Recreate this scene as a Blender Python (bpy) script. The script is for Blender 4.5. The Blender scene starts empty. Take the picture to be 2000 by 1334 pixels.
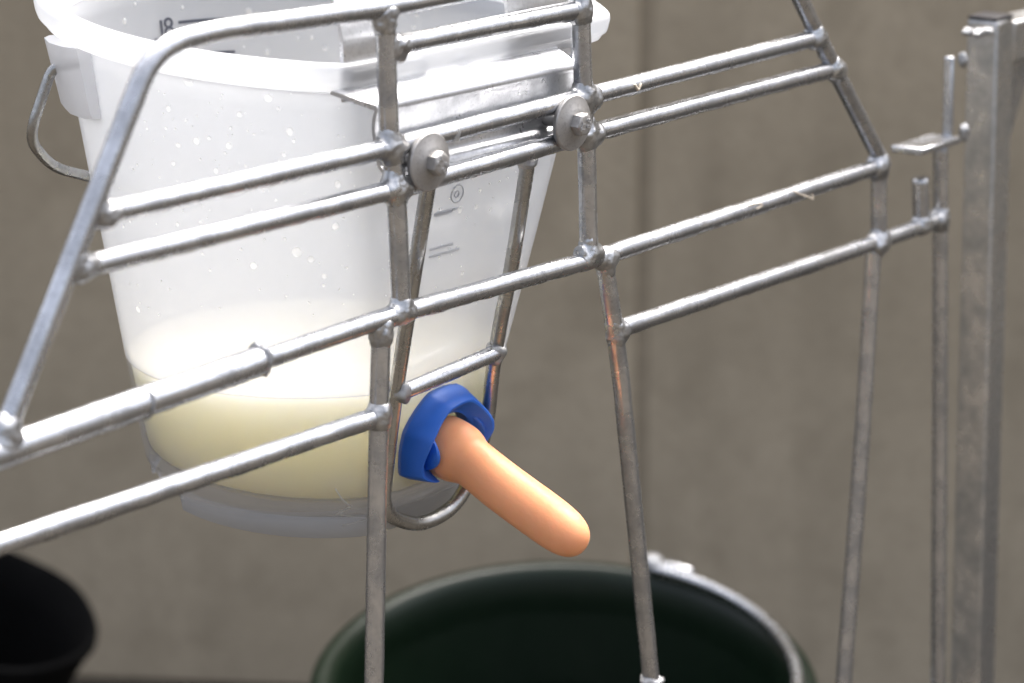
import bpy, bmesh, math, random
from mathutils import Vector, Matrix, noise
from mathutils.bvhtree import BVHTree
random.seed(7)
S = bpy.context.scene
COL = S.collection
R_ = math.radians

# ------------------------------------------------------------------ camera
CAM = Vector((0, 0, 1.33)); FPX = 5500.0; CX, CY = 1000.0, 667.0
PITCH = math.atan(1511 / FPX)
cam_d = bpy.data.cameras.new('camera'); cam = bpy.data.objects.new('camera', cam_d); COL.objects.link(cam)
cam.location = CAM; cam.rotation_euler = (math.pi / 2 - PITCH, 0, 0)
cam_d.sensor_width = 36; cam_d.sensor_fit = 'HORIZONTAL'; cam_d.lens = FPX / 2000 * 36
cam_d.clip_start = 0.05; cam_d.clip_end = 1000
cam_d.dof.use_dof = True; cam_d.dof.focus_distance = 1.72; cam_d.dof.aperture_fstop = 5.6
S.camera = cam

# ------------------------------------------------------------------ sky, sun, exposure
SUN_EL, SUN_AZ = R_(57), R_(24)          # azimuth clockwise from +Y: high, a little beyond the pen
w = bpy.data.worlds.new('World'); S.world = w; w.use_nodes = True
nt = w.node_tree; nt.nodes.clear()
sky = nt.nodes.new('ShaderNodeTexSky'); sky.sky_type = 'NISHITA'; sky.sun_disc = False
sky.sun_elevation = SUN_EL; sky.sun_rotation = SUN_AZ
sky.air_density = .7; sky.dust_density = 10.0; sky.ozone_density = 1.0
bg = nt.nodes.new('ShaderNodeBackground'); bg.inputs['Strength'].default_value = 0.15
out = nt.nodes.new('ShaderNodeOutputWorld')
hs = nt.nodes.new('ShaderNodeHueSaturation'); hs.inputs['Saturation'].default_value = .5   # overcast: paler than a clear sky
nt.links.new(sky.outputs[0], hs.inputs['Color']); nt.links.new(hs.outputs[0], bg.inputs[0]); nt.links.new(bg.outputs[0], out.inputs[0])
sd = bpy.data.lights.new('sun', 'SUN'); sd.energy = 1.5; sd.angle = R_(58); sd.color = (1, .96, .9)
sun = bpy.data.objects.new('sun', sd); COL.objects.link(sun); sun.location = (2, -3, 5)
sdir = Vector((math.sin(SUN_AZ) * math.cos(SUN_EL), math.cos(SUN_AZ) * math.cos(SUN_EL), math.sin(SUN_EL)))
sun.rotation_euler = sdir.to_track_quat('Z', 'Y').to_euler()
S.view_settings.view_transform = 'Standard'; S.view_settings.look = 'None'
S.view_settings.exposure = 2.05; S.view_settings.gamma = 1
S.render.engine = 'CYCLES'
S.cycles.use_denoising = True
S.cycles.max_bounces = 14; S.cycles.transparent_max_bounces = 16; S.cycles.transmission_bounces = 12
S.cycles.caustics_reflective = False; S.cycles.caustics_refractive = False
S.cycles.sample_clamp_indirect = 6

# ------------------------------------------------------------------ the place's own axes
# the pen front is a vertical plane; UU runs along it, BB is straight behind it
RX = Vector((1, 0, 0)); FW = Vector((0, math.cos(PITCH), -math.sin(PITCH))); UC = Vector((0, math.sin(PITCH), math.cos(PITCH)))
def ray(x, y): return RX * ((x - CX) / FPX) + UC * ((CY - y) / FPX) + FW
UU = Vector((4665, 1511 * math.sin(PITCH) + FPX * math.cos(PITCH), 0)).normalized()
BB = Vector((-UU.y, UU.x, 0)); ZZ = Vector((0, 0, 1))
P0 = CAM + ray(1000, 450) * 1.7
def P(x, y, off=0.0):                      # a point of the plane lying `off` metres behind the pen front
    d = ray(x, y); t = ((P0 + BB * off - CAM).dot(BB)) / d.dot(BB)
    return CAM + d * t
def L(u, off, z): return Vector((P0.x, P0.y, 0)) + UU * u + BB * off + ZZ * z
def uof(p): return (p - P0).dot(UU)
def at_depth(x, y, d): return CAM + ray(x, y) * d

# ------------------------------------------------------------------ helpers
def thing(name, label, cat, loc, group=None):
    o = bpy.data.objects.new(name, None); COL.objects.link(o); o.location = loc
    o.empty_display_size = .05
    o['label'] = label; o['category'] = cat
    if group: o['group'] = group
    return o
def wloc(o):
    p = Vector(o.location)
    while o.parent: o = o.parent; p = p + Vector(o.location)
    return p
def mesh_obj(name, verts, faces, mat, parent=None, smooth=35, mats=None):
    c = sum(verts, Vector()) / len(verts)
    me = bpy.data.meshes.new(name); me.from_pydata([v - c for v in verts], [], faces)
    bm = bmesh.new(); bm.from_mesh(me); bmesh.ops.recalc_face_normals(bm, faces=bm.faces); bm.to_mesh(me); bm.free()
    me.materials.append(mat)
    if smooth is not None:
        me.shade_smooth()
        if smooth < 180: me.set_sharp_from_angle(angle=R_(smooth))
    o = bpy.data.objects.new(name, me); COL.objects.link(o)
    if parent: o.parent = parent; o.location = c - wloc(parent)
    else: o.location = c
    return o
def join(*vf):
    V, F = [], []
    for v, f in vf:
        n = len(V); V += v; F += [tuple(i + n for i in q) for q in f]
    return V, F
def fillet(pts, rad, n=9):
    pts = [Vector(p) for p in pts]
    if len(pts) < 3: return pts
    o = [pts[0]]
    for i in range(1, len(pts) - 1):
        r = rad[i - 1] if isinstance(rad, (list, tuple)) else rad
        a = (pts[i - 1] - pts[i]); b = (pts[i + 1] - pts[i])
        d = min(r, a.length * .48, b.length * .48)
        A = pts[i] + a.normalized() * d; Bq = pts[i] + b.normalized() * d
        for k in range(n + 1):
            t = k / n; o.append(A * (1 - t) ** 2 + pts[i] * 2 * t * (1 - t) + Bq * t * t)
    o.append(pts[-1]); return o
def resample(pts, step):
    o = [pts[0].copy()]
    for a, b in zip(pts, pts[1:]):
        n = max(1, int((b - a).length / step))
        for k in range(1, n + 1): o.append(a.lerp(b, k / n))
    return o
def sweep(pts, r, ref, seg=20, step=.004, lump=.03, ridge=0.0, cap=.5, closed=False, rfun=None):
    pts = resample(pts, step); n = len(pts); V = []; F = []
    rings = []
    for i, p in enumerate(pts):
        a = pts[max(i - 1, 0)]; b = pts[min(i + 1, n - 1)]
        if closed: a = pts[i - 1]; b = pts[(i + 1) % n]
        t = (b - a).normalized(); e1 = (ref - t * ref.dot(t)).normalized(); e2 = t.cross(e1)
        rr = r * (rfun(i / (n - 1)) if rfun else 1)
        rings.append((p, t, e1, e2, rr))
    if not closed and cap > 0:               # rounded ends
        p, t, e1, e2, rr = rings[0]; q = rings[-1]
        pre = [(p - t * rr * cap * s, t, e1, e2, rr * c) for s, c in ((1, .35), (.9, .65), (.55, .9))]
        p, t, e1, e2, rr = q
        post = [(p + t * rr * cap * s, t, e1, e2, rr * c) for s, c in ((.55, .9), (.9, .65), (1, .35))]
        rings = pre + rings + post
    for p, t, e1, e2, rr in rings:
        for k in range(seg):
            a = 2 * math.pi * k / seg; d = e1 * math.cos(a) + e2 * math.sin(a)
            q = p + d * rr
            m = 1 + lump * noise.noise(q * 55) + lump * .6 * noise.noise(q * 190)
            if ridge:
                dn = max(0, -d.z) ** 14
                m += ridge * dn * max(0, .45 + 1.1 * noise.noise(p * 75 + Vector((9, 3, 1))) + .5 * noise.noise(p * 260))
            V.append(p + d * rr * m)
    nr = len(rings)
    for i in range(nr if closed else nr - 1):
        for k in range(seg):
            j = (k + 1) % seg; i2 = (i + 1) % nr
            F.append((i * seg + k, i * seg + j, i2 * seg + j, i2 * seg + k))
    if not closed:
        F.append(tuple(range(seg))[::-1]); F.append(tuple((nr - 1) * seg + k for k in range(seg)))
    return V, F
def loft(rings, close_ends=True):
    n = len(rings[0]); V = [v for r in rings for v in r]; F = []
    for i in range(len(rings) - 1):
        for k in range(n):
            j = (k + 1) % n; F.append((i * n + k, i * n + j, (i + 1) * n + j, (i + 1) * n + k))
    if close_ends:
        F.append(tuple(range(n))[::-1]); F.append(tuple((len(rings) - 1) * n + k for k in range(n)))
    return V, F
def lathe(origin, axis, prof, seg=48, ref=None):
    axis = axis.normalized(); ref = ref or (ZZ if abs(axis.z) < .9 else RX)
    e1 = (ref - axis * ref.dot(axis)).normalized(); e2 = axis.cross(e1)
    return loft([[origin + axis * s + (e1 * math.cos(2 * math.pi * k / seg) + e2 * math.sin(2 * math.pi * k / seg)) * r for k in range(seg)] for r, s in prof])
def box(o, ax, ay, az, sx, sy, sz):         # centre, three unit axes, full sizes
    V = [o + ax * (i * sx / 2) + ay * (j * sy / 2) + az * (k * sz / 2) for k in (-1, 1) for j in (-1, 1) for i in (-1, 1)]
    return V, [(0, 2, 3, 1), (4, 5, 7, 6), (0, 1, 5, 4), (2, 6, 7, 3), (0, 4, 6, 2), (1, 3, 7, 5)]
def bevel(o, wd, seg=2):
    m = o.modifiers.new('bevel', 'BEVEL'); m.width = wd; m.segments = seg; m.limit_method = 'ANGLE'; m.angle_limit = R_(30)
    m.harden_normals = False
    return o
def prism(poly, d):                          # planar polygon pushed along vector d
    n = len(poly); V = [Vector(p) for p in poly] + [Vector(p) + d for p in poly]
    F = [tuple(range(n))[::-1], tuple(range(n, 2 * n))] + [(i, (i + 1) % n, n + (i + 1) % n, n + i) for i in range(n)]
    return V, F

# ------------------------------------------------------------------ materials
def new_mat(name):
    m = bpy.data.materials.new(name); m.use_nodes = True; t = m.node_tree; t.nodes.clear()
    o = t.nodes.new('ShaderNodeOutputMaterial'); return m, t, o
class N:
    def __init__(s, t): s.t = t
    def __call__(s, typ, **kw):
        n = s.t.nodes.new('ShaderNode' + typ)
        for k, v in kw.items():
            if k in n.inputs: s.put(n.inputs[k], v)
            else: setattr(n, k, v)
        return n
    def put(s, inp, v):
        if hasattr(v, 'outputs'): v = v.outputs[0]
        if isinstance(v, bpy.types.NodeSocket): s.t.links.new(v, inp)
        else: inp.default_value = v
def coords(n):                               # object coordinates, shifted per object
    tc = n('TexCoord'); oi = n('ObjectInfo')
    mul = n('Math', operation='MULTIPLY'); n.put(mul.inputs[0], oi.outputs['Random']); mul.inputs[1].default_value = 37.0
    add = n('VectorMath', operation='ADD'); n.put(add.inputs[0], tc.outputs['Object']); n.put(add.inputs[1], mul)
    return add.outputs[0]
def nz(n, co, scale, detail=4, rough=.55):
    k = n('TexNoise'); n.put(k.inputs['Vector'], co); k.inputs['Scale'].default_value = scale
    k.inputs['Detail'].default_value = detail; k.inputs['Roughness'].default_value = rough
    return k.outputs['Fac']
def ramp(n, fac, stops):
    r = n('ValToRGB'); n.put(r.inputs[0], fac); e = r.color_ramp.elements
    while len(e) < len(stops): e.new(.5)
    for el, (p, c) in zip(e, stops):
        el.position = p; el.color = (c, c, c, 1) if isinstance(c, (int, float)) else (*c, 1)
    return r.outputs[0]
def mixc(n, fac, a, b):
    m = n('MixRGB'); n.put(m.inputs[0], fac)
    for i, v in ((1, a), (2, b)):
        if isinstance(v, tuple): m.inputs[i].default_value = (*v, 1)
        else: n.put(m.inputs[i], v)
    return m.outputs[0]
def bump(n, h, strength, dist=.001, prev=None):
    b = n('Bump'); n.put(b.inputs['Height'], h); b.inputs['Strength'].default_value = strength; b.inputs['Distance'].default_value = dist
    if prev: n.put(b.inputs['Normal'], prev)
    return b.outputs[0]
def galvanised(name, light, dark, r0, r1, rust=.0, bs=.5, metal=.92):
    m, t, o = new_mat(name); n = N(t); co = coords(n)
    v = n('TexVoronoi'); n.put(v.inputs['Vector'], co); v.inputs['Scale'].default_value = 210
    sp = ramp(n, v.outputs['Color'], [(0.2, 0.0), (.8, 1.0)])
    a = nz(n, co, 46, 5, .65)
    fac = ramp(n, a, [(.38, 0.0), (.64, 1.0)])
    c = mixc(n, fac, dark, light)
    c = mixc(n, ramp(n, nz(n, co, 420, 3, .7), [(.52, 0.0), (.72, .55)]), c, tuple(x * .62 for x in dark))
    if rust: c = mixc(n, ramp(n, nz(n, co, 17, 6, .7), [(.60, 0.0), (.78, rust)]), c, (.30, .15, .07))
    p = n('BsdfPrincipled'); n.put(p.inputs['Base Color'], c); p.inputs['Metallic'].default_value = metal
    rr = n('MapRange'); n.put(rr.inputs['Value'], fac); rr.inputs['To Min'].default_value = r1; rr.inputs['To Max'].default_value = r0
    n.put(p.inputs['Roughness'], rr)
    b = bump(n, nz(n, co, 1300, 3), bs * .35, .0006); b = bump(n, nz(n, co, 190, 4, .6), bs, .0011, b); b = bump(n, sp, .05, .0004, b)
    n.put(p.inputs['Normal'], b); n.put(o.inputs[0], p)
    return m
M = {}
M['galv'] = galvanised('galvanised_steel', (.56, .57, .59), (.36, .37, .39), .19, .33, .0, .14)
M['galv_post'] = galvanised('stained_galvanised', (.60, .60, .60), (.36, .365, .36), .22, .40, .15, .2)
M['galv_weld'] = galvanised('galvanised_weld', (.52, .53, .54), (.33, .335, .345), .24, .40, .22, .4)
M['galv_sheet'] = galvanised('galvanised_sheet', (.66, .67, .69), (.52, .53, .55), .26, .40, .0, .25, .72)
M['steel'] = galvanised('drawn_steel', (.46, .46, .45), (.32, .318, .31), .2, .34, .08, .2)
M['zinc_bolt'] = galvanised('dull_zinc', (.42, .41, .40), (.36, .352, .345), .5, .6, .0, .2)
def plain(name, col, rough, spec=.5, var=.15, scale=40, bs=.1, coat=0.0, sss=0.0, sss_r=(1, .5, .3), sss_s=.005, dirt=None):
    m, t, o = new_mat(name); n = N(t); co = coords(n)
    c = mixc(n, nz(n, co, scale, 5), tuple(x * (1 - var) for x in col), tuple(min(1, x * (1 + var)) for x in col))
    if dirt: c = mixc(n, ramp(n, nz(n, co, dirt[1], 6, .65), [(.5, 0.0), (.75, dirt[2])]), c, dirt[0])
    p = n('BsdfPrincipled'); n.put(p.inputs['Base Color'], c); p.inputs['Roughness'].default_value = rough
    p.inputs['Specular IOR Level'].default_value = spec; p.inputs['Coat Weight'].default_value = coat
    p.inputs['Coat Roughness'].default_value = .15
    if sss:
        p.inputs['Subsurface Weight'].default_value = sss; p.inputs['Subsurface Radius'].default_value = sss_r; p.inputs['Subsurface Scale'].default_value = sss_s
    rv = n('MapRange'); n.put(rv.inputs['Value'], nz(n, co, scale * 3, 4)); rv.inputs['To Min'].default_value = rough * .8; rv.inputs['To Max'].default_value = min(1, rough * 1.25)
    n.put(p.inputs['Roughness'], rv)
    n.put(p.inputs['Normal'], bump(n, nz(n, co, scale * 12, 3), bs, .0006)); n.put(o.inputs[0], p)
    return m
M['blue'] = plain('blue_rubbery_plastic', (.018, .125, .56), .42, .45, .15, 60, .12, dirt=((.05, .16, .50), 45, .4))
M['teat'] = plain('tan_latex', (.80, .365, .185), .42, .2, .10, 35, .16, sss=.55, sss_r=(1, .42, .2), sss_s=.006)
M['milk'] = plain('milk', (.88, .785, .56), .3, .4, .02, 10, 0, sss=.5, sss_r=(1, .92, .66), sss_s=.2)
M['green'] = plain('dark_green_plastic', (.0035, .0095, .0042), .36, .28, .2, 30, .05, dirt=((.008, .014, .008), 22, .3))
M['black'] = plain('black_rubber', (.005, .005, .005), .85, .06, .3, 30, .2)
M['black_cap'] = plain('black_plastic', (.015, .014, .017), .4, .4, .2, 60, .1)
M['print'] = plain('dark_grey_print', (.06, .065, .085), .6, .3, .1, 60, 0)
M['timber'] = plain('weathered_timber', (.16, .12, .08), .8, .2, .3, 30, .3)
M['hair'] = plain('pale_hair', (.62, .55, .45), .5, .3, .1, 60, 0)

def translucent(name, clear, trans, diff, tint=(.93, .955, 1.0), tk=.95, wet=None):
    m, t, o = new_mat(name); n = N(t); co = coords(n)
    tr = n('BsdfTransparent'); tr.inputs[0].default_value = (.97, .98, 1, 1)
    tl = n('BsdfTranslucent'); tl.inputs[0].default_value = (*[x * tk for x in tint], 1)
    df = n('BsdfDiffuse'); df.inputs[0].default_value = (*[x * .93 for x in tint], 1)
    gl = n('BsdfGlossy'); gl.inputs[0].default_value = (1, 1, 1, 1); gl.inputs['Roughness'].default_value = .22
    bn = bump(n, nz(n, co, 60, 4), .1, .001)
    n.put(gl.inputs['Normal'], bn)
    m1 = n('MixShader'); m1.inputs[0].default_value = diff / (trans + diff); n.put(m1.inputs[1], tl); n.put(m1.inputs[2], df)
    m2 = n('MixShader'); 
    cl = n('MapRange'); n.put(cl.inputs['Value'], nz(n, co, 9, 5)); cl.inputs['To Min'].default_value = clear * .9; cl.inputs['To Max'].default_value = clear * 1.1
    if wet:                                     # where liquid wets the inside the plastic clears
        gm = n('NewGeometry'); sx = n('SeparateXYZ'); n.put(sx.inputs[0], gm.outputs['Position'])
        st = n('MapRange'); n.put(st.inputs['Value'], sx.outputs['Z']); st.inputs['From Min'].default_value = wet[0] - .0015; st.inputs['From Max'].default_value = wet[0] + .0005
        st.inputs['To Min'].default_value = wet[1]; n.put(st.inputs['To Max'], cl)
        s2 = n('MapRange'); n.put(s2.inputs['Value'], sx.outputs['Z']); s2.inputs['From Min'].default_value = wet[2]; s2.inputs['From Max'].default_value = wet[2] + .008
        n.put(s2.inputs['To Min'], cl); n.put(s2.inputs['To Max'], st); cl = s2
    n.put(m2.inputs[0], cl); n.put(m2.inputs[1], m1); n.put(m2.inputs[2], tr)
    lw = n('LayerWeight'); lw.inputs['Blend'].default_value = .22
    fr = n('MapRange'); n.put(fr.inputs['Value'], lw.outputs['Facing']); fr.inputs['To Min'].default_value = .02; fr.inputs['To Max'].default_value = .30
    m3 = n('MixShader'); n.put(m3.inputs[0], fr); n.put(m3.inputs[1], m2); n.put(m3.inputs[2], gl)
    n.put(o.inputs[0], m3); return m
M['drop'] = translucent('milk_drop', .25, .71, .04, (1.0, 1.0, .985), 1.0)
M['bucket'] = translucent('milky_polypropylene', .38, .34, .28, (.78, .805, .845), .575, (.8442, .84, .757))
M['bucket_rim'] = translucent('milky_polypropylene_thick', .34, .33, .33, (.88, .90, .93), .78)

M['lug'] = translucent('milky_polypropylene_lug', .30, .28, .42, (.96, .965, .98))
def concrete(name, a, b, stain, streak=True):
    m, t, o = new_mat(name); n = N(t); tc = n('TexCoord'); co = tc.outputs['Object']
    c = mixc(n, ramp(n, nz(n, co, 2.2, 6, .6), [(.32, 0.0), (.68, 1.0)]), a, b)
    c = mixc(n, ramp(n, nz(n, co, 9, 5, .6), [(.50, 0.0), (.72, .38)]), c, stain)
    mp = n('Mapping'); n.put(mp.inputs[0], co); mp.inputs['Scale'].default_value = (9, 9, .8)
    if streak: c = mixc(n, ramp(n, nz(n, mp.outputs[0], 1.0, 4), [(.50, 0.0), (.75, .30)]), c, tuple(x * .72 for x in stain))
    c = mixc(n, ramp(n, nz(n, co, 90, 4, .7), [(.45, 0.0), (.75, .35)]), c, tuple(x * .6 for x in a))
    p = n('BsdfPrincipled'); n.put(p.inputs['Base Color'], c); p.inputs['Roughness'].default_value = .85; p.inputs['Specular IOR Level'].default_value = .25
    n.put(p.inputs['Normal'], bump(n, nz(n, co, 60, 6, .65), .35, .004)); n.put(o.inputs[0], p); return m
M['wall'] = concrete('concrete_wall', (.37, .312, .225), (.475, .402, .294), (.215, .178, .122))
M['joint'] = concrete('joint_mortar', (.29, .245, .175), (.36, .30, .22), (.19, .155, .105), False)
M['floor'] = concrete('dirty_concrete_floor', (.062, .053, .041), (.048, .041, .031), (.03, .025, .018), False)

# ------------------------------------------------------------------ ground and wall
gv = [Vector((-150, -150, 0)), Vector((150, -150, 0)), Vector((150, 150, 0)), Vector((-150, 150, 0))]
g = mesh_obj('ground', gv, [(0, 1, 2, 3)], M['floor'], smooth=None); g['kind'] = 'structure'
YAW = R_(-6); wx = Vector((math.cos(YAW), math.sin(YAW), 0)); wb = Vector((-wx.y, wx.x, 0))
def wall_pt(x):                               # foot of the wall below a picture column
    d = ray(x, 667); o = Vector((0, 3.2, 0)); t = (o - CAM).dot(wb) / d.dot(wb); q = CAM + d * t; return (q - o).dot(wx)
JX = wall_pt(1252); WH = 2.3
wall = thing('concrete_wall', 'bare grey brown concrete wall with an upright joint, behind the pen', 'wall', Vector((0, 3.2, 0)))
def slab(x0, x1, y0, y1, z0, z1):
    return box(Vector((0, 3.2, 0)) + wx * (x0 + x1) / 2 + wb * (y0 + y1) / 2 + ZZ * (z0 + z1) / 2, wx, wb, ZZ, x1 - x0, y1 - y0, z1 - z0)
bevel(mesh_obj('concrete_panel', *slab(JX - 4, JX - .0065, 0, .18, 0.002, WH), M['wall'], wall, None), .005)
bevel(mesh_obj('concrete_panel', *slab(JX + .0065, JX + 4, 0.003, .18, 0.002, WH), M['wall'], wall, None), .006)
mesh_obj('joint_filler', *slab(JX - .012, JX + .012, .0062, .17, 0.004, WH - .01), M['joint'], wall, None)

# ------------------------------------------------------------------ pen front of welded galvanised bars
RB = .0058
BARS = []
fence = thing('pen_panel', 'galvanised bar pen front with welded rails and splayed uprights', 'fence', L(-.02, 0, 0))
def bar(name, pix, r=RB, ridge=0.0, rad=.02, mat='galv', off=0.0, foot=False, **kw):
    pts = [P(*q, off) for q in pix]
    if foot: d = (pts[-1] - pts[-2]).normalized(); pts.append(pts[-1] + d * ((pts[-1].z - .002) / -d.z))   # down to the ground
    pts = fillet(pts, rad); BARS.append((pts, r))
    return mesh_obj(name, *sweep(pts, r, BB, ridge=ridge, **kw), M[mat], fence, 60)
RG = .16
bar('rail', [(205, 417), (750, 291), (1170, 182), (1594, 74)], ridge=RG)
bar('rail', [(160, 522), (760, 373), (1170, 255), (1634, 133)], ridge=RG)
bar('rail', [(-720, 1138), (520, 700), (780, 611), (1165, 504), (1712, 326)], ridge=RG)
sl = bar('sleeve', [(-720, 1138), (506, 705)], r=.0083, ridge=.1, cap=.35)
bar('rail', [(-720, 1306), (742, 812)], ridge=RG)
bar('rail', [(1215, 640), (1718, 471), (1836, 428)], ridge=RG)
bar('rail', [(8, 846), (300, 92), (420, 60), (750, 15), (1180, -68)], ridge=.1, rad=[.026, .012, .01])
bar('rail', [(775, 88), (1135, 17)], ridge=RG)
up = bar('upright', [(752, 30), (760, 270), (774, 375), (784, 606)])
bar('upright', [(744, 650), (738, 900), (729, 1420)], foot=True)
bar('upright', [(1132, -60), (1139, 170), (1146, 290), (1150, 492)])
bar('upright', [(1181, 512), (1211, 720), (1272, 1334), (1279, 1440)], foot=True)
bar('upright', [(1545, -40), (1612, 100), (1722, 316)])
bar('upright', [(1717, 325), (1716, 482)])
bar('upright', [(1706, 486), (1688, 800), (1648, 1334), (1640, 1430)], rad=.05, foot=True)
bar('upright', [(-722, 1136), (-724, 1306), (-726, 1420)], foot=True)
bar('hinge_bar', [(1837, 290), (1836, 800), (1832, 1430)], r=.0057, foot=True)
bar('hinge_pin', [(1797, 349), (1800, 440)], r=.0062, cap=.15)
# weld beads: lumpy zinc-coated blobs, a few shared meshes
def bead_mesh(seed):
    bm = bmesh.new(); bmesh.ops.create_icosphere(bm, subdivisions=3, radius=1)
    o = Vector((seed * 7.3, seed * 3.1, 1.7))
    for v in bm.verts:
        d = v.co.normalized(); v.co = d * (1 + .34 * noise.noise(d * 1.3 + o) + .16 * noise.noise(d * 3.2 + o))
    me = bpy.data.meshes.new('weld_bead'); bm.to_mesh(me); bm.free(); me.materials.append(M['galv_weld']); me.shade_smooth(); return me
beads = [bead_mesh(k) for k in range(6)]
# smooth weld collars: the blended skin of the bars that meet, swollen a little and uneven
def seg_d(p, a, b):
    ab = b - a; t = max(0.0, min(1.0, (p - a).dot(ab) / ab.length_squared)); return (p - a - ab * t).length
JOINTS = [((756, 38), 11, [(738, 50, 4.2)]), ((768, 93), 12, [(779, 112, 4.5)]), ((762, 285), 14, [(770, 300, 5.5)]), ((773, 362), 14, [(792, 368, 5.2), (758, 372, 5.5)]), ((781, 609), 12, [(800, 606, 5)]),
          ((744, 650), 11, [(745, 657, 6.6)]), ((740, 812), 11, [(741, 808, 6.8)]), ((207, 416), 12, [(203, 428, 6.2)]), ((162, 522), 12, [(156, 534, 6.0)]), ((10, 848), 12, [(8, 838, 6.5)]),
          ((1134, 18), 12, [(1126, 30, 5)]), ((1142, 188), 14, [(1162, 196, 7.6)]), ((1146, 262), 14, [(1164, 262, 7.4)]), ((1150, 500), 13, [(1130, 492, 4.5), (1165, 490, 5.2)]), ((1182, 512), 12, [(1190, 502, 5.5)]),
          ((1206, 645), 12, [(1216, 646, 6.8)]), ((1594, 76), 12, [(1588, 78, 6.4)]), ((1630, 134), 12, [(1624, 136, 6.6)]), ((1612, 104), 7, []), ((1716, 325), 13, [(1738, 314, 4.2), (1705, 330, 6.2)]), ((1714, 474), 13, [(1720, 464, 5.2), (1708, 482, 5.6)]),
          ((1800, 440), 11, [(1788, 442, 4.5)]), ((1836, 428), 12, [(1828, 432, 6.2)])]
def joint(cpx, R, gobs):
    c = P(*cpx); R *= .0009; near = []
    for pts, r in BARS:
        sg = [(a, b) for a, b in zip(pts, pts[1:]) if seg_d(c, a, b) < R + r + .012]
        if sg: near.append((sg, r))
    best = min(((seg_d(c, a, b) - r, a, b) for sg, r in near for a, b in sg), key=lambda q: q[0])
    a, b = best[1], best[2]; ab = b - a; t = max(0, min(1, (c - a).dot(ab) / ab.length_squared)); c = a + ab * t
    gb = [(P(x, y), r * .00088) for x, y, r in gobs]
    def sdf(p):
        k = .0022; e = 0
        for sg, r in near: e += math.exp(-(min(seg_d(p, a, b) for a, b in sg) - r) / k)
        for q, r in gb: e += math.exp(-((p - q).length - r) / (k * .7)) if True else 0
        d = (p - c).length; off = .0008 * max(-.5, 1 - d / R * 1.35) + .0009 * noise.noise(p * 210) + .0005 * noise.noise(p * 520)
        return -k * math.log(max(e, 1e-30)) - off
    bm = bmesh.new(); bmesh.ops.create_icosphere(bm, subdivisions=4, radius=1)
    for v in bm.verts:
        d = v.co.normalized(); r = .003; hit = R
        for _ in range(40):
            f = sdf(c + d * r)
            if f > -5e-5: hit = r; break
            r += max(2e-4, -f * .7)
            if r >= R: break
        v.co = c + d * min(hit, R)
    V = [v.co.copy() for v in bm.verts]; F = [tuple(v.index for v in f.verts) for f in bm.faces]; bm.free()
    mesh_obj('weld_bead', V, F, M['galv_weld'], fence, 50)
for jt in JOINTS: joint(*jt)
WELDS = [(510, 702, 4, 9.2, 9.2, 0), (280, 786, 2.5, 8.8, 8.8, 0), (1272, 1332, 10, 7, 8, 0)]
fr = Matrix((UU, ZZ, BB)).transposed()
for k, (x, y, su, sz, sb, of) in enumerate(WELDS):
    o = bpy.data.objects.new('weld_bead', beads[k % 6]); COL.objects.link(o); o.parent = fence
    o.matrix_local = Matrix.Translation(P(x, y, of) - wloc(fence)) @ fr.to_4x4() @ Matrix.Diagonal((su * .001, sz * .001, sb * .001, 1)) @ Matrix.Rotation((k % 4) * math.pi / 2, 4, 'Z')

# ------------------------------------------------------------------ gate post of square tube on the right
ptop = P(1884, 42, .0)
pu0 = uof(P(1935, 300, .0)); T = .026       # near front corner of the tube
ztop = P(1935, 46).z
post = thing('gate_post', 'square galvanised tube post with black plastic cap and bent strap', 'post', L(pu0 + T / 2, T / 2, 0))
def tube_box(name, c, ax, ay, az, sx, sy, sz, mat='galv_post', bv=.002, parent=post):
    return bevel(mesh_obj(name, *box(c, ax, ay, az, sx, sy, sz), M[mat], parent, 40), bv, 3)
tube_box('tube', L(pu0 + T / 2, T / 2, ztop / 2), UU, BB, ZZ, T, T, ztop)
tube_box('end_cap', L(pu0 + T / 2, T / 2, ztop + .0016), UU, BB, ZZ, T * .96, T * .98, .003, 'black_cap', .001)
zr = ztop - .002
tube_box('top_rail', L(pu0 + T + .3, T / 2, zr - .017), UU, BB, ZZ, .6, T, .032)
gp = [L(pu0 + T + .0, 0, zr - .034), L(pu0 + T + .06, 0, zr - .034), L(pu0 + T + .0, 0, zr - .135)]
mesh_obj('gusset_plate', *prism([q + BB * .014 for q in gp], BB * .004), M['galv'], post, 30)
# bent flat strap: narrow leg beside the post, tongue over the hinge pin
cf = P(1873, 271, -.010); ct = P(1797, 301, -.010); su1, su0 = uof(cf), uof(ct); zs = ct.z
tg_ = [L(su0, -.010, zs), L(su1, -.010, zs), L(su1, .016, zs), L(su0 - .002, .016, zs)]
bevel(mesh_obj('strap_tongue', *prism(tg_, ZZ * .0052), M['galv'], post, 30), .0012, 2)
lg = fillet([L(su1 - .008, .002, zs + .0022), L(su1 + .0015, .002, zs + .0022), L(su1 + .0015, .002, P(1871, 104, .002).z)], .007, 6)
rr = []
for i, q in enumerate(lg):
    a = lg[max(i - 1, 0)]; b = lg[min(i + 1, len(lg) - 1)]; t = (b - a).normalized(); nn = t.cross(BB).normalized()
    rr.append([q + nn * .002 - BB * .0035, q - nn * .002 - BB * .0035, q - nn * .002 + BB * .0045, q + nn * .002 + BB * .0045])
bevel(mesh_obj('strap_leg', *loft(rr), M['galv'], post, 40), .0014, 2)
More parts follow.
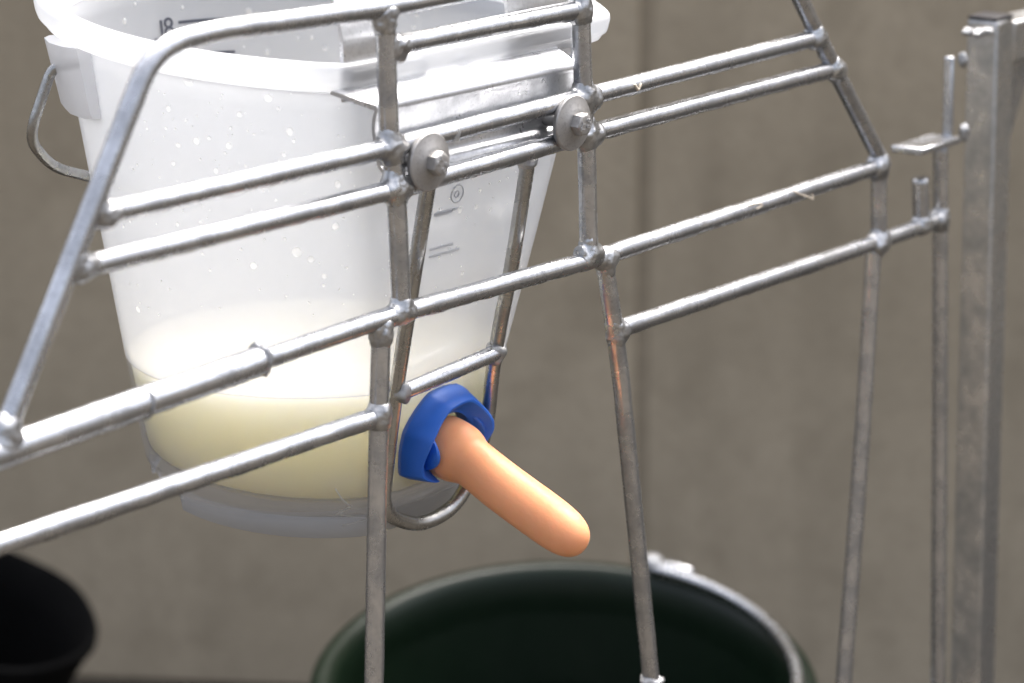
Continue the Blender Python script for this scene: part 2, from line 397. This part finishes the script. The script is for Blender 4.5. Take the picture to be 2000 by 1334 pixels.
for x, y, a, b in ((1890, 60, 5, 3), (1912, 62, 8, 3), (1928, 60, 4, 3), (1879, 116, 3, 6), (1879, 258, 3, 7), (1968, 60, 2, 10), (1938, 640, 1.5, 6)):
    o = bpy.data.objects.new('weld_bead', beads[(x + y) % 6]); COL.objects.link(o); o.parent = post
    o.matrix_local = Matrix.Translation(P(x, y, .004) - wloc(post)) @ fr.to_4x4() @ Matrix.Diagonal((a * .001, b * .001, .004, 1))

post.rotation_euler = (0, -R_(1.0), 0); post.location.x += 1.02 * math.tan(R_(1.0))   # the post stands a touch out of plumb

# ------------------------------------------------------------------ bucket holder bolted behind the two middle rails
ZA, ZB = 1.0145, .990
ha, hb = uof(P(735, 240, .012)), uof(P(1122, 135, .012))
hold = thing('bucket_holder', 'folded galvanised sheet bracket and wire loop bolted behind the middle rails', 'bracket', L((ha + hb) / 2, .02, ZB))
prof = [(.0095, ZB - .004), (.0095, ZB + .005), (.0145, ZB + .0085), (.0145, ZA + .008), (.0135, ZA + .0135), (.0115, ZA + .0185), (.0160, ZA + .0225), (.0280, ZA + .029)]
pf = fillet([Vector((a, b, 0)) for a, b in prof], .0025, 4)
def sheet(pf, u0f, u1f, th, nseg=24):
    rings = []
    m = len(pf); nrm = []
    for i in range(m):
        a = pf[max(i - 1, 0)]; b = pf[min(i + 1, m - 1)]; t = (b - a).normalized(); nrm.append(Vector((-t.y, t.x, 0)))
    for s in range(nseg + 1):
        k = s / nseg; ring = []
        for q in [p + nr * th / 2 for p, nr in zip(pf, nrm)] + [p - nr * th / 2 for p, nr in zip(pf, nrm)][::-1]:
            u = u0f(q) * (1 - k) + u1f(q) * k
            ring.append(L(u, q.x, q.y))
        rings.append(ring)
    return loft(rings)
def left_end(q):                               # the top flange runs out further to the left, cut at a slant
    k = max(0, min(1, (q.x - .0115) / .0185)) if q.y > ZA + .018 else 0
    return ha - .021 * math.sin(k * math.pi / 2) + (.004 if q.y < ZA else 0)
mesh_obj('channel', *sheet(pf, left_end, lambda q: hb, .0025), M['galv_sheet'], hold, 35)
def strap(u0, u1, c):
    pr = fillet([Vector((.0278, ZA + .022, 0)), Vector((.0278, ZA + .060, 0)), Vector((.060, ZA + .150, 0))], .006, 5)
    o = mesh_obj('hook_strap', *sheet(pr, lambda q: u0 + (c if q.y < ZA + .03 else 0), lambda q: u1, .0026, 2), M['galv_sheet'], hold, 35); return o
strap(uof(P(662, 117, .03)), uof(P(742, 117, .03)), 0)
strap(uof(P(990, 100, .0275)), uof(P(1113, 78, .0275)), 0)
loop = fillet([P(1031, 316, .012), P(1000, 520, .030), P(965, 690, .047), P(951, 845, .062), P(898, 985, .066), P(820, 1030, .068), P(745, 1002, .067), P(768, 800, .055), P(805, 560, .030), P(838, 352, .012)], [.05, .05, .03, .022, .02, .018, .03, .05, .05], 10)
def frame_sweep(pts, r, ref): return sweep(pts, r, ref, step=.003, lump=.012, cap=.3)
mesh_obj('wire_loop', *frame_sweep(loop, .0047, BB), M['steel'], hold, 60)
mesh_obj('cross_bar', *sweep([P(786, 766, .047), P(966, 690, .044)], .0052, BB, lump=.03, ridge=.12), M['galv'], hold, 60)
for k, (x, y, a, b, of) in enumerate(((787, 766, 6, 7, .047), (967, 690, 8, 8, .045), (1030, 318, 7, 4, .011), (838, 352, 6, 4, .012))):
    o = bpy.data.objects.new('weld_bead', beads[k]); COL.objects.link(o); o.parent = hold
    o.matrix_local = Matrix.Translation(P(x, y, of) - wloc(hold)) @ fr.to_4x4() @ Matrix.Diagonal((a * .001, b * .001, .006, 1))
def text_mesh(txt, size, depth):
    cu = bpy.data.curves.new('t', 'FONT'); cu.body = txt; cu.size = size; cu.extrude = depth; cu.align_x = 'CENTER'; cu.align_y = 'CENTER'; cu.resolution_u = 3
    o = bpy.data.objects.new('t', cu); COL.objects.link(o); dg = bpy.context.evaluated_depsgraph_get(); dg.update()
    me = bpy.data.meshes.new_from_object(o.evaluated_get(dg)); bpy.data.objects.remove(o); bpy.data.curves.remove(cu); return me
NN = -BB
def bolt(x, y, rot, marks):
    c = P(x, y, -.0075)
    ws = mesh_obj('washer', *lathe(c, NN, [(.0052, -.002), (.0168, -.002), (.0172, -.0012), (.0172, .0006), (.0166, .0013), (.0140, .0018), (.0095, .0034), (.008, .004), (.003, .004)], 64), M['zinc_bolt'], hold, 30)
    hd = []
    for r, s, hexy in ((.0040, 0, 1), (.0072, 0, 1), (.0073, .0006, 1), (.0073, .0052, 1), (.0070, .0058, .6), (.0060, .0064, .0), (.0056, .0065, 0), (.002, .0064, 0)):
        ring = []
        for k in range(72):
            a = 2 * math.pi * k / 72; ah = (a % (math.pi / 3)) - math.pi / 6
            rh = r * math.cos(math.pi / 6) / math.cos(ah); q = rh * hexy + r * .93 * (1 - hexy)
            ring.append(c + NN * (.0040 + s) + UU * q * math.cos(a + rot) + ZZ * q * math.sin(a + rot))
        hd.append(ring)
    h = mesh_obj('bolt_head', *loft(hd), M['zinc_bolt'], hold, 28)
    mesh_obj('bolt_shank', *lathe(c, BB, [(.004, -.004), (.004, .03)], 24), M['zinc_bolt'], hold, 40)
    for txt, du, dz, tr in marks:
        me = text_mesh(txt, .0052, .0005); me.materials.append(M['galv_sheet'])
        o = bpy.data.objects.new('bolt_marking', me); COL.objects.link(o); o.parent = h
        mat3 = Matrix((UU, ZZ, NN)).transposed().to_4x4()
        o.matrix_local = Matrix.Translation(c + NN * .01055 + UU * du + ZZ * dz - wloc(h)) @ mat3 @ Matrix.Rotation(tr, 4, 'Z')
bolt(838, 316, .35, (("8.8", .0024, -.0024, R_(50)), ("TY", -.0022, .0016, R_(50))))
bolt(1118, 240, .1, (("8.8", .0027, .0006, R_(82)), ("TY", -.0026, -.0006, R_(82))))

# ------------------------------------------------------------------ milk bucket: round with one flat side against the holder
NA = 192
def offc(z): return .1515 + .0152 * (z - 1.05)
def Rz(z): return .1663 + .1996 * (z - 1.05)
def hz(z): return .1217 + .0598 * (z - 1.05)
U0 = .0005
TILT = .0877                                   # the bucket hangs on its hook, its top leaning to the pen front
def B3(u, b, z):                               # bucket coordinates to the place
    db, dz = b - .03, z - 1.05
    return L(u, .03 + db * math.cos(TILT) - dz * math.sin(TILT), 1.05 + db * math.sin(TILT) + dz * math.cos(TILT))
def unB3(q):
    d = q - P0; u = d.dot(UU); db, dz = d.dot(BB) - .03, q.z - 1.05
    return u, .03 + db * math.cos(TILT) + dz * math.sin(TILT), 1.05 - db * math.sin(TILT) + dz * math.cos(TILT)
BAX = (B3(0, 0, 1) - B3(0, 0, 0)).normalized()
def dring(z, R, h, oc=None, p=52):
    oc = offc(z) if oc is None else oc; ring = []
    for k in range(NA):
        a = 2 * math.pi * k / NA; c = -math.cos(a)          # c<0 side faces the pen front
        rr = R
        if c < -.02: hh = h / -c; rr = (R ** -p + hh ** -p) ** (-1 / p)
        ring.append(B3(U0 + rr * math.sin(a), oc + rr * c, z))
    return ring
bucket = thing('milk_bucket', 'milky white plastic bucket with one flat side, hooked behind the bars', 'bucket', L(U0, .165, .749))
ZF = .7642; RF, HF = Rz(ZF), hz(ZF)
lv = [dring(ZF - .0025, .002, .0015), dring(ZF - .0025, .099, .092), dring(.7405, .1005, .0932), dring(.7396, .1018, .0945), dring(.7405, .103, .0957), dring(ZF - .011, .1048, .0975),
      dring(ZF - .0095, RF - .005, HF - .005), dring(ZF - .006, RF - .0015, HF - .0015), dring(ZF + .001, RF, HF)]
zz = .775
while zz < 1.036: lv.append(dring(zz, Rz(zz), hz(zz))); zz += .012
for k in range(NA):                            # a stretch of the foot ring on the left is broken away
    q = lv[3][k] - CAM; z_ = q.dot(FW); px = CX + FPX * q.dot(RX) / z_; py = CY - FPX * q.dot(UC) / z_
    if q.dot(FW) < (L(U0, .15, .75) - CAM).dot(FW):
        e = (358 - px) / 7 + 1.2 * noise.noise(Vector((k * .9, 2, 5)))
        m = max(0, min(1, e)) * (.0145 + .004 * noise.noise(Vector((k * .7, 0, 3))))
        for i in (2, 3, 4): lv[i][k] = lv[i][k] + BAX * m
def rim(z, e, ef): return dring(z, Rz(z) + e, hz(z) + ef)
lv += [rim(1.0385, 0, 0), rim(1.0395, .001, .001)]
inner = [rim(1.0395, -.002, -.002)]
zz = 1.0275
while zz > .7745: inner.append(dring(zz, Rz(zz) - .002, hz(zz) - .002)); zz -= .012
inner += [dring(ZF + .003, RF - .0028, HF - .0028), dring(ZF + .001, RF - .006, HF - .006), dring(ZF, RF - .011, HF - .011), dring(ZF, .002, .0015)]
body = mesh_obj('body', *loft(lv + [rim(1.0405, -.0005, -.0005)] + inner), M['bucket'], bucket, 50)
zb_ = 1.0402; zt = 1.0592
rl = [rim(zb_, -.0018, -.0018), rim(zb_, .0022, .0018), rim(zb_ + .002, .0095, .0050), rim(zb_ + .0055, .0112, .0064), rim(zb_ + .0065, .0128, .0078), rim(zb_ + .009, .0133, .0082), rim(zt - .004, .0133, .0082), rim(zt - .0012, .0122, .0075), rim(zt, .0100, .0060),
      rim(zt + .0003, .006, .0040), rim(zt - .0006, .0012, .0008), rim(zt - .004, -.0012, -.0012), rim(zb_, -.0018, -.0018)]
V, F = loft(rl[:-1], False); n_ = NA; last = (len(rl) - 2) * n_
F += [(last + k, last + (k + 1) % n_, (k + 1) % n_, k) for k in range(n_)]
mesh_obj('rim', V, F, M['bucket_rim'], bucket, 50)
# stiffening ring a little below the rim
# bail lug and bail handle on the left
def brad(x, y):                               # lug frame: outward direction on the bucket's left
    pass
ang = math.atan2((Vector((-.9, -.44, 0))).dot(UU), (Vector((-.9, -.44, 0))).dot(BB)); od = UU * math.sin(ang) + BB * math.cos(ang)
td = ZZ.cross(od)
lz0, lz1 = 1.000, 1.045
lug = []
for z, e0, e1, wv in ((lz0, -.003, .0075, .024), (lz0 + .004, -.003, .0095, .025), (lz1, -.003, .0118, .027)):
    b0 = B3(U0, offc(z), z) + od * (Rz(z) + e0); ring = []
    for sx, o_ in ((-1, 0), (-1, .7), (-.7, 1), (.0, 1.12), (.7, 1), (1, .7), (1, 0)):
        cur = wv * sx; sag = cur * cur / (2 * Rz(z))
        ring.append(b0 + td * cur + od * ((e1 - e0) * o_ - sag))
    lug.append(ring)
mesh_obj('handle_lug', *loft(lug), M['lug'], bucket, 40)
hp = B3(U0, offc(1.027), 1.027) + od * (Rz(1.027) + .006)
cz = lambda z: L(U0, offc(z), z)
dl = hp.y / 1.0
def dpt(x, y, d): return CAM + ray(x, y) * d
dep = (hp - CAM).dot(FW)
hpts = [dpt(150, 124, dep - .002), dpt(102, 130, dep), dpt(55, 270, dep + .006), dpt(100, 326, dep + .04), dpt(175, 345, dep + .085), dpt(330, 388, dep + .16), dpt(620, 342, dep + .20), dpt(900, 300, dep + .19)]
hs = fillet(hpts, [.011, .014, .02, .03, .04, .05], 10)
mesh_obj('handle', *sweep(hs, .0034, Vector((.2, -.6, .7)).normalized(), lump=.01, step=.003), M['steel'], bucket, 60)
# flange slots and boss on the flat side
up_f = (ZZ - BB * .14).normalized(); nf = (NN - ZZ * .14).normalized()
def flat_pt(x, y):
    q = None; off = .035
    for _ in range(6):
        u, b, z = unB3(P(x, y, off)); off += offc(z) - hz(z) - b
    return P(x, y, off)
def ring_frame(c, hw, hh, t, d, rc, n=8):
    def rr(hw, hh, rc):
        o = []
        for cx, cy, a0 in ((hw - rc, hh - rc, 0), (-hw + rc, hh - rc, 90), (-hw + rc, -hh + rc, 180), (hw - rc, -hh + rc, 270)):
            for k in range(n + 1):
                a = R_(a0 + 90 * k / n); o.append((cx + rc * math.cos(a), cy + rc * math.sin(a)))
        return o
    rings = []
    for e, dd in ((t, -.001), (t, d * .7), (t * .7, d), (t * .3, d), (0, d * .7), (0, -.001)):
        rings.append([c + UU * a + up_f * b + nf * dd for a, b in rr(hw + e, hh + e, rc + e)])
    V, F = loft(rings, False); m = len(rings[0]); l = (len(rings) - 1) * m
    F += [(l + k, l + (k + 1) % m, (k + 1) % m, k) for k in range(m)]
    return V, F
mesh_obj('flange_slot', *ring_frame(flat_pt(1052, 98) , .031, .0105, .0035, .0045, .004), M['bucket_rim'], bucket, 40)
mesh_obj('flange_slot', *ring_frame(flat_pt(750, 152), .031, .0065, .003, .0045, .004), M['bucket_rim'], bucket, 40)
mesh_obj('flange_boss', *ring_frame(flat_pt(899, 128), .0045, .0045, .003, .0035, .0044), M['bucket_rim'], bucket, 40)
# embossed maker's ring and level lines on the flat side
mesh_obj('embossed_ring', *ring_frame(flat_pt(893, 378), .0052, .0052, .0008, .0006, .0051), M['bucket'], bucket, 40)
mesh_obj('embossed_ring', *ring_frame(flat_pt(892, 379), .0016, .0016, .0007, .0006, .0015), M['bucket'], bucket, 40)
for x, y, hw in ((872, 412, .011), (866, 418, .008), (862, 482, .011), (868, 494, .014)):
    mesh_obj('embossed_line', *ring_frame(flat_pt(x, y), hw, .0003, .0004, .00016, .0003, 3), M['bucket'], bucket, 40)

# teat and its blue locking collar
tb = P(862, 866, .061)
tdv = (-BB * math.cos(R_(20)) - ZZ * math.sin(R_(20)))
tp = [(.004, -.006), (.0165, -.006), (.0192, -.003), (.0200, .004), (.0198, .012), (.0191, .0175), (.0174, .0222), (.0160, .0252), (.0157, .029), (.0157, .036), (.0158, .05), (.0158, .07), (.0158, .09), (.0155, .100), (.0147, .1075), (.0130, .1135), (.0105, .1180), (.0072, .1210), (.0036, .1224), (.0008, .1227)]
Vt, Ft = lathe(tb, tdv, [(r, s) for r, s in tp], 56)
side = tdv.cross(ZZ).normalized(); upd = side.cross(tdv)
for v in Vt:                                   # slight sag and unevenness of the rubber
    s = (v - tb).dot(tdv); v -= upd * (-.0016 * math.sin(max(0, min(1, s / .05)) * math.pi)) + upd * .9 * max(0, s) ** 2 * .12
    v += (v - tb - tdv * s) * (.03 * noise.noise(v * 45))
teat = mesh_obj('teat', Vt, Ft, M['teat'], bucket, 180)
md = teat.modifiers.new('sub', 'SUBSURF'); md.levels = 1; md.render_levels = 2

cc = P(853, 858, .066)
def collar(prof, a0, a1, seg, octo=.0, leaf=False):
    rings = []
    for k in range(seg + 1):
        x = k / seg; a = R_(a0 + (a1 - a0) * x); ring = []
        ah = ((a + math.pi / 8) % (math.pi / 4)) - math.pi / 8
        of = octo * (1 / math.cos(ah) * math.cos(math.pi / 8) - 1 + .04)
        e = min(x, 1 - x); tap = min(1, e * 9 + .12) ** .5 if not leaf else 1
        lh = max(.08, math.sin(math.pi * min(1, max(0, x)))) ** .7 if leaf else 1
        wave = 1 + .10 * math.sin(a * 3 + .6) + .05 * math.sin(a * 5)
        for r, s, ow in prof:
            q = (.0212 + (r - .0212) * tap) * (1 + ow * of)
            ring.append(cc + UU * q * math.cos(a) + up_f * q * math.sin(a) + nf * (s * lh * (wave if s > .01 and not leaf else 1)))
        rings.append(ring)
    return loft(rings)
cv = collar([(.0372, 0, 1), (.0370, .004, 1), (.0345, .0125, 1), (.0328, .0172, 1), (.0318, .0184, .8), (.0303, .0184, .6), (.0280, .0160, .3), (.0240, .0118, 0), (.0222, .0105, 0), (.0212, .0095, 0), (.0210, 0, 0)], 228, -12, 72, .38)
lip1 = collar([(.0222, .006, 0), (.0250, .017, 0), (.0246, .0218, 0), (.0234, .0232, 0), (.0222, .0215, 0), (.0208, .013, 0), (.0206, .006, 0)], 220, 140, 24, 0, True)
lip2 = collar([(.0225, .004, 0), (.0262, .013, 0), (.0262, .0180, 0), (.0250, .0190, 0), (.0238, .0175, 0), (.0222, .011, 0), (.0216, .004, 0)], 55, -28, 24, 0, True)
co_ = mesh_obj('locking_collar', *join(cv, lip1, lip2), M['blue'], bucket, 38)
bevel(co_, .0012, 2)

# milk
ML = .8442
cols = [dring(ZF + .0006, .096, .086), dring(ZF + .0012, RF - .0118, HF - .0118), dring(ZF + .0022, RF - .0068, HF - .0068), dring(ZF + .0045, RF - .0032, HF - .0032)]
zz = ZF + .008
while zz < ML + .05: cols.append(dring(zz, Rz(zz) - .0026, hz(zz) - .0026)); zz += .004
def cut(k):                                    # follow the wall up to the level surface
    for a, b in zip(cols, cols[1:]):
        if b[k].z >= ML: return a[k].lerp(b[k], (ML - a[k].z) / (b[k].z - a[k].z))
tops = [cut(k) for k in range(NA)]
def col_at(k, t):                              # t of the way from the floor corner to the cut
    lo, hi = cols[3][k], tops[k]; return lo.lerp(hi, t)
mid_ = sum(tops, Vector()) / NA
milk = [dring(ZF + .0006, .002, .0015)] + cols[:4] + [[col_at(k, t) for k in range(NA)] for t in (.15, .3, .45, .6, .75, .9, 1.0)] + [[q.lerp(mid_, .04) for q in tops], [q.lerp(mid_, .98) for q in tops]]
mo = mesh_obj('milk', *loft(milk), M['milk'], None, 50)
mo['label'] = 'pale cream milk filling the bottom third of the bucket'; mo['category'] = 'milk'

# printed litre scale on the far wall (read from behind, so mirrored)
def far_pt(x, y, inset=.0024):
    d = ray(x, y); lo, hi = 1.75, 2.3
    def f(t):
        u, b, z = unB3(CAM + d * t); return math.hypot(u - U0, b - offc(z)) - (Rz(z) - inset)
    for _ in range(40):
        mid = (lo + hi) / 2
        if f(mid) > 0: hi = mid
        else: lo = mid
    return CAM + d * lo
def print_on(me_verts, faces, cx, cy, name):
    u, b, z = unB3(far_pt(cx, cy)); a0 = math.atan2(u - U0, b - offc(z)); V = []
    for v in me_verts:
        q = z + v[1]; R0 = Rz(q) - .0024 - (.0003 if v[2] > 0 else 0); a = a0 + v[0] / R0
        V.append(B3(U0 + R0 * math.sin(a), offc(q) + R0 * math.cos(a), q))
    mesh_obj(name, V, faces, M['print'], bucket, None)
for ch, cx, cy in (('L', 311, 62), ('8', 330, 56)):
    me = text_mesh(ch, .019, .0001)
    print_on([(-v.co.x, v.co.y, v.co.z) for v in me.vertices], [tuple(p.vertices) for p in me.polygons], cx, cy, 'scale_figure')
for x0, y0, x1, y1 in ((347, 50, 454, 28), (395, 107, 458, 98)):
    n0 = 12; vs = []; fs = []
    c0 = far_pt((x0 + x1) / 2, (y0 + y1) / 2); w0 = (far_pt(x1, y1) - far_pt(x0, y0)).length / 2
    for k in range(n0 + 1):
        t = -w0 + 2 * w0 * k / n0; vs += [(t, -.001, 1), (t, .001, 1)]
    fs = [(2 * k, 2 * k + 2, 2 * k + 3, 2 * k + 1) for k in range(n0)]
    print_on(vs, fs, (x0 + x1) / 2, (y0 + y1) / 2, 'scale_line')

# splashes of milk on the bucket
dg = bpy.context.evaluated_depsgraph_get(); dg.update()
bv = BVHTree.FromPolygons([body.matrix_world @ v.co if False else v.co + wloc(body) for v in body.data.vertices], [tuple(p.vertices) for p in body.data.polygons])
D1 = [(960,412,26),(1370,500,22),(1422,555,10),(1224,584,15),(860,555,16),(950,615,9),(1180,655,9),(848,655,9),(895,658,7),(1005,720,20),(1068,705,12),(1170,745,20),(910,742,14),(1150,782,9),(1482,672,22),(1502,720,11),(1450,788,14),(887,835,15),(1024,815,8),(1105,872,16),(740,620,7),(752,657,7),(700,842,6),(680,865,6),(1297,686,6),(1135,485,5),(1255,848,7),(1725,942,20),(1345,975,8),(1410,1022,7),(1035,1048,8),(1073,1073,5),(905,1146,11),(1025,1135,10),(935,1078,6),(800,1143,5),(1517,1288,26),(1588,1325,18),(1712,1158,14),(1455,1220,9),(1755,1115,8),(1232,1273,7),(1352,1222,5),(630,1157,10),(665,1133,6),(637,108,16),(932,37,10),(1272,58,20),(1663,244,14),(1366,265,16),(1595,192,10),(1524,195,8),(985,108,7),(1245,240,7),(690,20,10)]
D2 = [(1485,238,26),(1557,273,18),(1270,305,20),(1622,358,15),(1620,403,9),(1427,170,9),(1325,175,6),(1207,224,8),(1015,245,10),(1052,327,8),(1600,293,6),(692,524,16),(745,515,5),(845,255,8),(1736,315,6),(1680,108,20),(795,550,5)]
D3 = [(465,228,18),(700,230,20),(525,400,34),(663,373,24),(790,398,20),(350,392,14),(468,398,12),(582,468,12),(435,305,10),(547,948,20),(345,812,13),(430,735,9),(535,890,9),(785,172,9),(940,122,10),(860,158,6),(630,133,6)]
D4 = [(5300,0,0)]
DR = [(x / 2.616, y / 2.616, r / 2.616) for x, y, r in D1] + [(x / 2.564, 400 + y / 2.564, r / 2.564) for x, y, r in D2] + [(780 + x / 4.447, 320 + y / 4.447, r / 4.447) for x, y, r in D3] + [(814, 28, 5), (808, 54, 4), (822, 20, 3)]
for _ in range(150): DR.append((random.uniform(215, 1030), random.uniform(150, 620), random.uniform(.9, 2.0)))
sm = []
bmd = bmesh.new(); bmesh.ops.create_icosphere(bmd, subdivisions=2, radius=1)
bmesh.ops.delete(bmd, geom=[v for v in bmd.verts if v.co.z < -.05], context='VERTS'); bmd.verts.index_update()
base_v = [v.co.copy() for v in bmd.verts]; base_f = [tuple(v.index for v in f.verts) for f in bmd.faces]
drop_me = bpy.data.meshes.new('milk_drop'); bmd.to_mesh(drop_me); bmd.free(); drop_me.materials.append(M['drop']); drop_me.shade_smooth()
for k, (x, y, r) in enumerate(DR):
    hit, nr, fi, dist = bv.ray_cast(CAM, ray(x, y).normalized())
    if hit is None or dist > 2.4: continue
    if nr.dot(ray(x, y)) > 0: nr = -nr
    s = r * (hit - CAM).dot(FW) / FPX
    q = nr.to_track_quat('Z', 'Y').to_matrix().to_4x4()
    lon = random.uniform(.8, 1.0)
    hgt = Matrix.Diagonal((s * lon, s * random.uniform(.95, 1.2), max(.0006, s * .35), 1))
    mtx = q @ Matrix.Rotation(random.uniform(-.5, .5), 4, 'Z') @ hgt
    if r >= 4.6:
        o = bpy.data.objects.new('milk_drop', drop_me); COL.objects.link(o); o.parent = bucket
        o.matrix_local = Matrix.Translation(hit - wloc(bucket)) @ mtx
    else: sm.append(([hit + (mtx @ v) for v in base_v], base_f))
fd = mesh_obj('fine_milk_drops', *join(*sm), M['drop'], bucket, 180); fd['kind'] = 'stuff'

def on_body(x, y):
    hit, nr, fi, dist = bv.ray_cast(CAM, ray(x, y).normalized()); return hit - ray(x, y).normalized() * .0002
crk = [[(655, 955), (668, 975), (686, 990)], [(686, 990), (668, 998), (655, 1004), (690, 1009), (716, 1010)], [(668, 1026), (700, 1018), (716, 1014)]]
mesh_obj('stress_crack', *join(*[sweep([on_body(*q) for q in c], .0005, BB, seg=6, step=.002, lump=.3, cap=.2) for c in crk]), M['drop'], bucket, 180)['kind'] = 'stuff'

# wisps of hair caught on the rails, a hanging drip under the upper rail
def wisp(pix, r, off=-.006):
    return sweep(fillet([P(x, y, off) for x, y in pix], .006), r, BB, seg=6, step=.002, lump=.2, cap=.2)
for pix, r in (([(1548, 372), (1562, 380), (1578, 384), (1590, 390), (1586, 380)], .0006), ([(1462, 402), (1480, 396), (1492, 400), (1478, 408)], .0005), ([(1240, 165), (1247, 178), (1252, 163)], .0008)):
    mesh_obj('hair_wisp', *wisp(pix, r), M['hair'], fence, 60)
mesh_obj('milk_drip', *sweep([P(893, 256, -.004), P(890, 270, -.004)], .0024, BB, seg=12, step=.001, lump=.05, cap=1), M['drop'], fence, 180)

# ------------------------------------------------------------------ dark green bucket below
GD = 2.4; gc = at_depth(1101, 1327, GD); GA = 500 / FPX * GD
vr = ray(1101, 1336).normalized(); el = math.asin(-vr.z); tilt = R_(31.1) - el
ga = Vector((0, -math.sin(tilt), math.cos(tilt))); gx = RX.copy(); gy = ga.cross(gx)
GH = (gc.z - .16 * math.sin(tilt) - .004) / math.cos(tilt)
gb = thing('feed_bucket', 'large dark green bucket with thin steel bail lying on its rim', 'bucket', gc - ga * GH)
def gring(r, s): return (r, s)
gp_ = [(.004, -GH), (.15, -GH), (.158, -GH + .008), (GA - .030, -.045), (GA - .024, -.030), (GA - .010, -.028), (GA - .003, -.022), (GA, -.014), (GA - .001, -.006), (GA - .006, -.001), (GA - .013, 0), (GA - .019, -.003), (GA - .0235, -.010), (GA - .028, -.03), (.156, -GH + .010), (.148, -GH + .005), (.004, -GH + .005)]
V, F = lathe(gc, ga, gp_, 96, gx)
mesh_obj('body', V, F, M['green'], gb, 45)
def gpt(a, r, s): return gc + gx * r * math.cos(a) + gy * r * math.sin(a) + ga * s
hpts = [gpt(R_(65), GA - .004, .004)] + [gpt(R_(65 - 180 * k / 40), GA - .0165 - .004 * math.sin(math.pi * k / 40), .007) for k in range(0, 41)] + [gpt(R_(-115), GA - .004, .004)]
mesh_obj('handle', *sweep(hpts, .0052, ga, lump=.01, step=.006), M['galv'], gb, 60)
for a in (61, -119):
    c = gpt(R_(a), GA + .002, .002); rd = gx * math.cos(R_(a)) + gy * math.sin(R_(a)); tg = ga.cross(rd)
    bevel(mesh_obj('handle_lug', *box(c, rd, tg, ga, .013, .034, .010), M['galv'], gb, 40), .005, 3)
    mesh_obj('pivot', *lathe(gpt(R_(a + 5.5), GA - .006, .006), ga, [(.001, -.006), (.009, -.006), (.010, .002), (.007, .007), (.001, .008)], 20), M['galv_sheet'], gb, 40)
bt = thing('timber_batten', 'short weathered timber batten under the back of the green bucket', 'batten', Vector((gc.x, gc.y + .1, .0)))
zb = (gc - ga * GH - gy * -.12).z
bevel(mesh_obj('batten', *box(Vector((gc.x, (gc - ga * GH + gy * .12).y, max(.008, (gc - ga * GH + gy * .12).z / 2 - .002))), RX, Vector((0, 1, 0)), ZZ, .4, .05, max(.01, (gc - ga * GH + gy * .12).z - .006)), M['timber'], bt, None), .003)

# ------------------------------------------------------------------ black tub at the lower left
BD = 2.95; bc = at_depth(-40, 1172, BD); BA = 235 / FPX * BD
tub = thing('rubber_tub', 'black rubber feed tub tipped over beside the wall at lower left', 'tub', Vector((bc.x, bc.y, 0)))
tax = Vector((.36, -.12, 1)).normalized(); tx = (RX - tax * RX.dot(tax)).normalized()
low = -tax * 1.0; hh = (bc.z - BA * .82 * math.sqrt(1 - tax.z ** 2)) / tax.z - .002
bp = [(.003, -hh), (BA * .8, -hh), (BA * .84, -hh + .01), (BA * .95, -.045), (BA, -.020), (BA + .004, -.010), (BA + .003, -.002), (BA - .001, .001), (BA - .006, -.004), (BA * .93, -.05), (BA * .8, -hh + .02), (.003, -hh + .014)]
Vb, Fb = lathe(bc, tax, bp, 72, tx)
mesh_obj('body', [v + tax * .012 * noise.noise(v * 9) for v in Vb], Fb, M['black'], tub, 45)
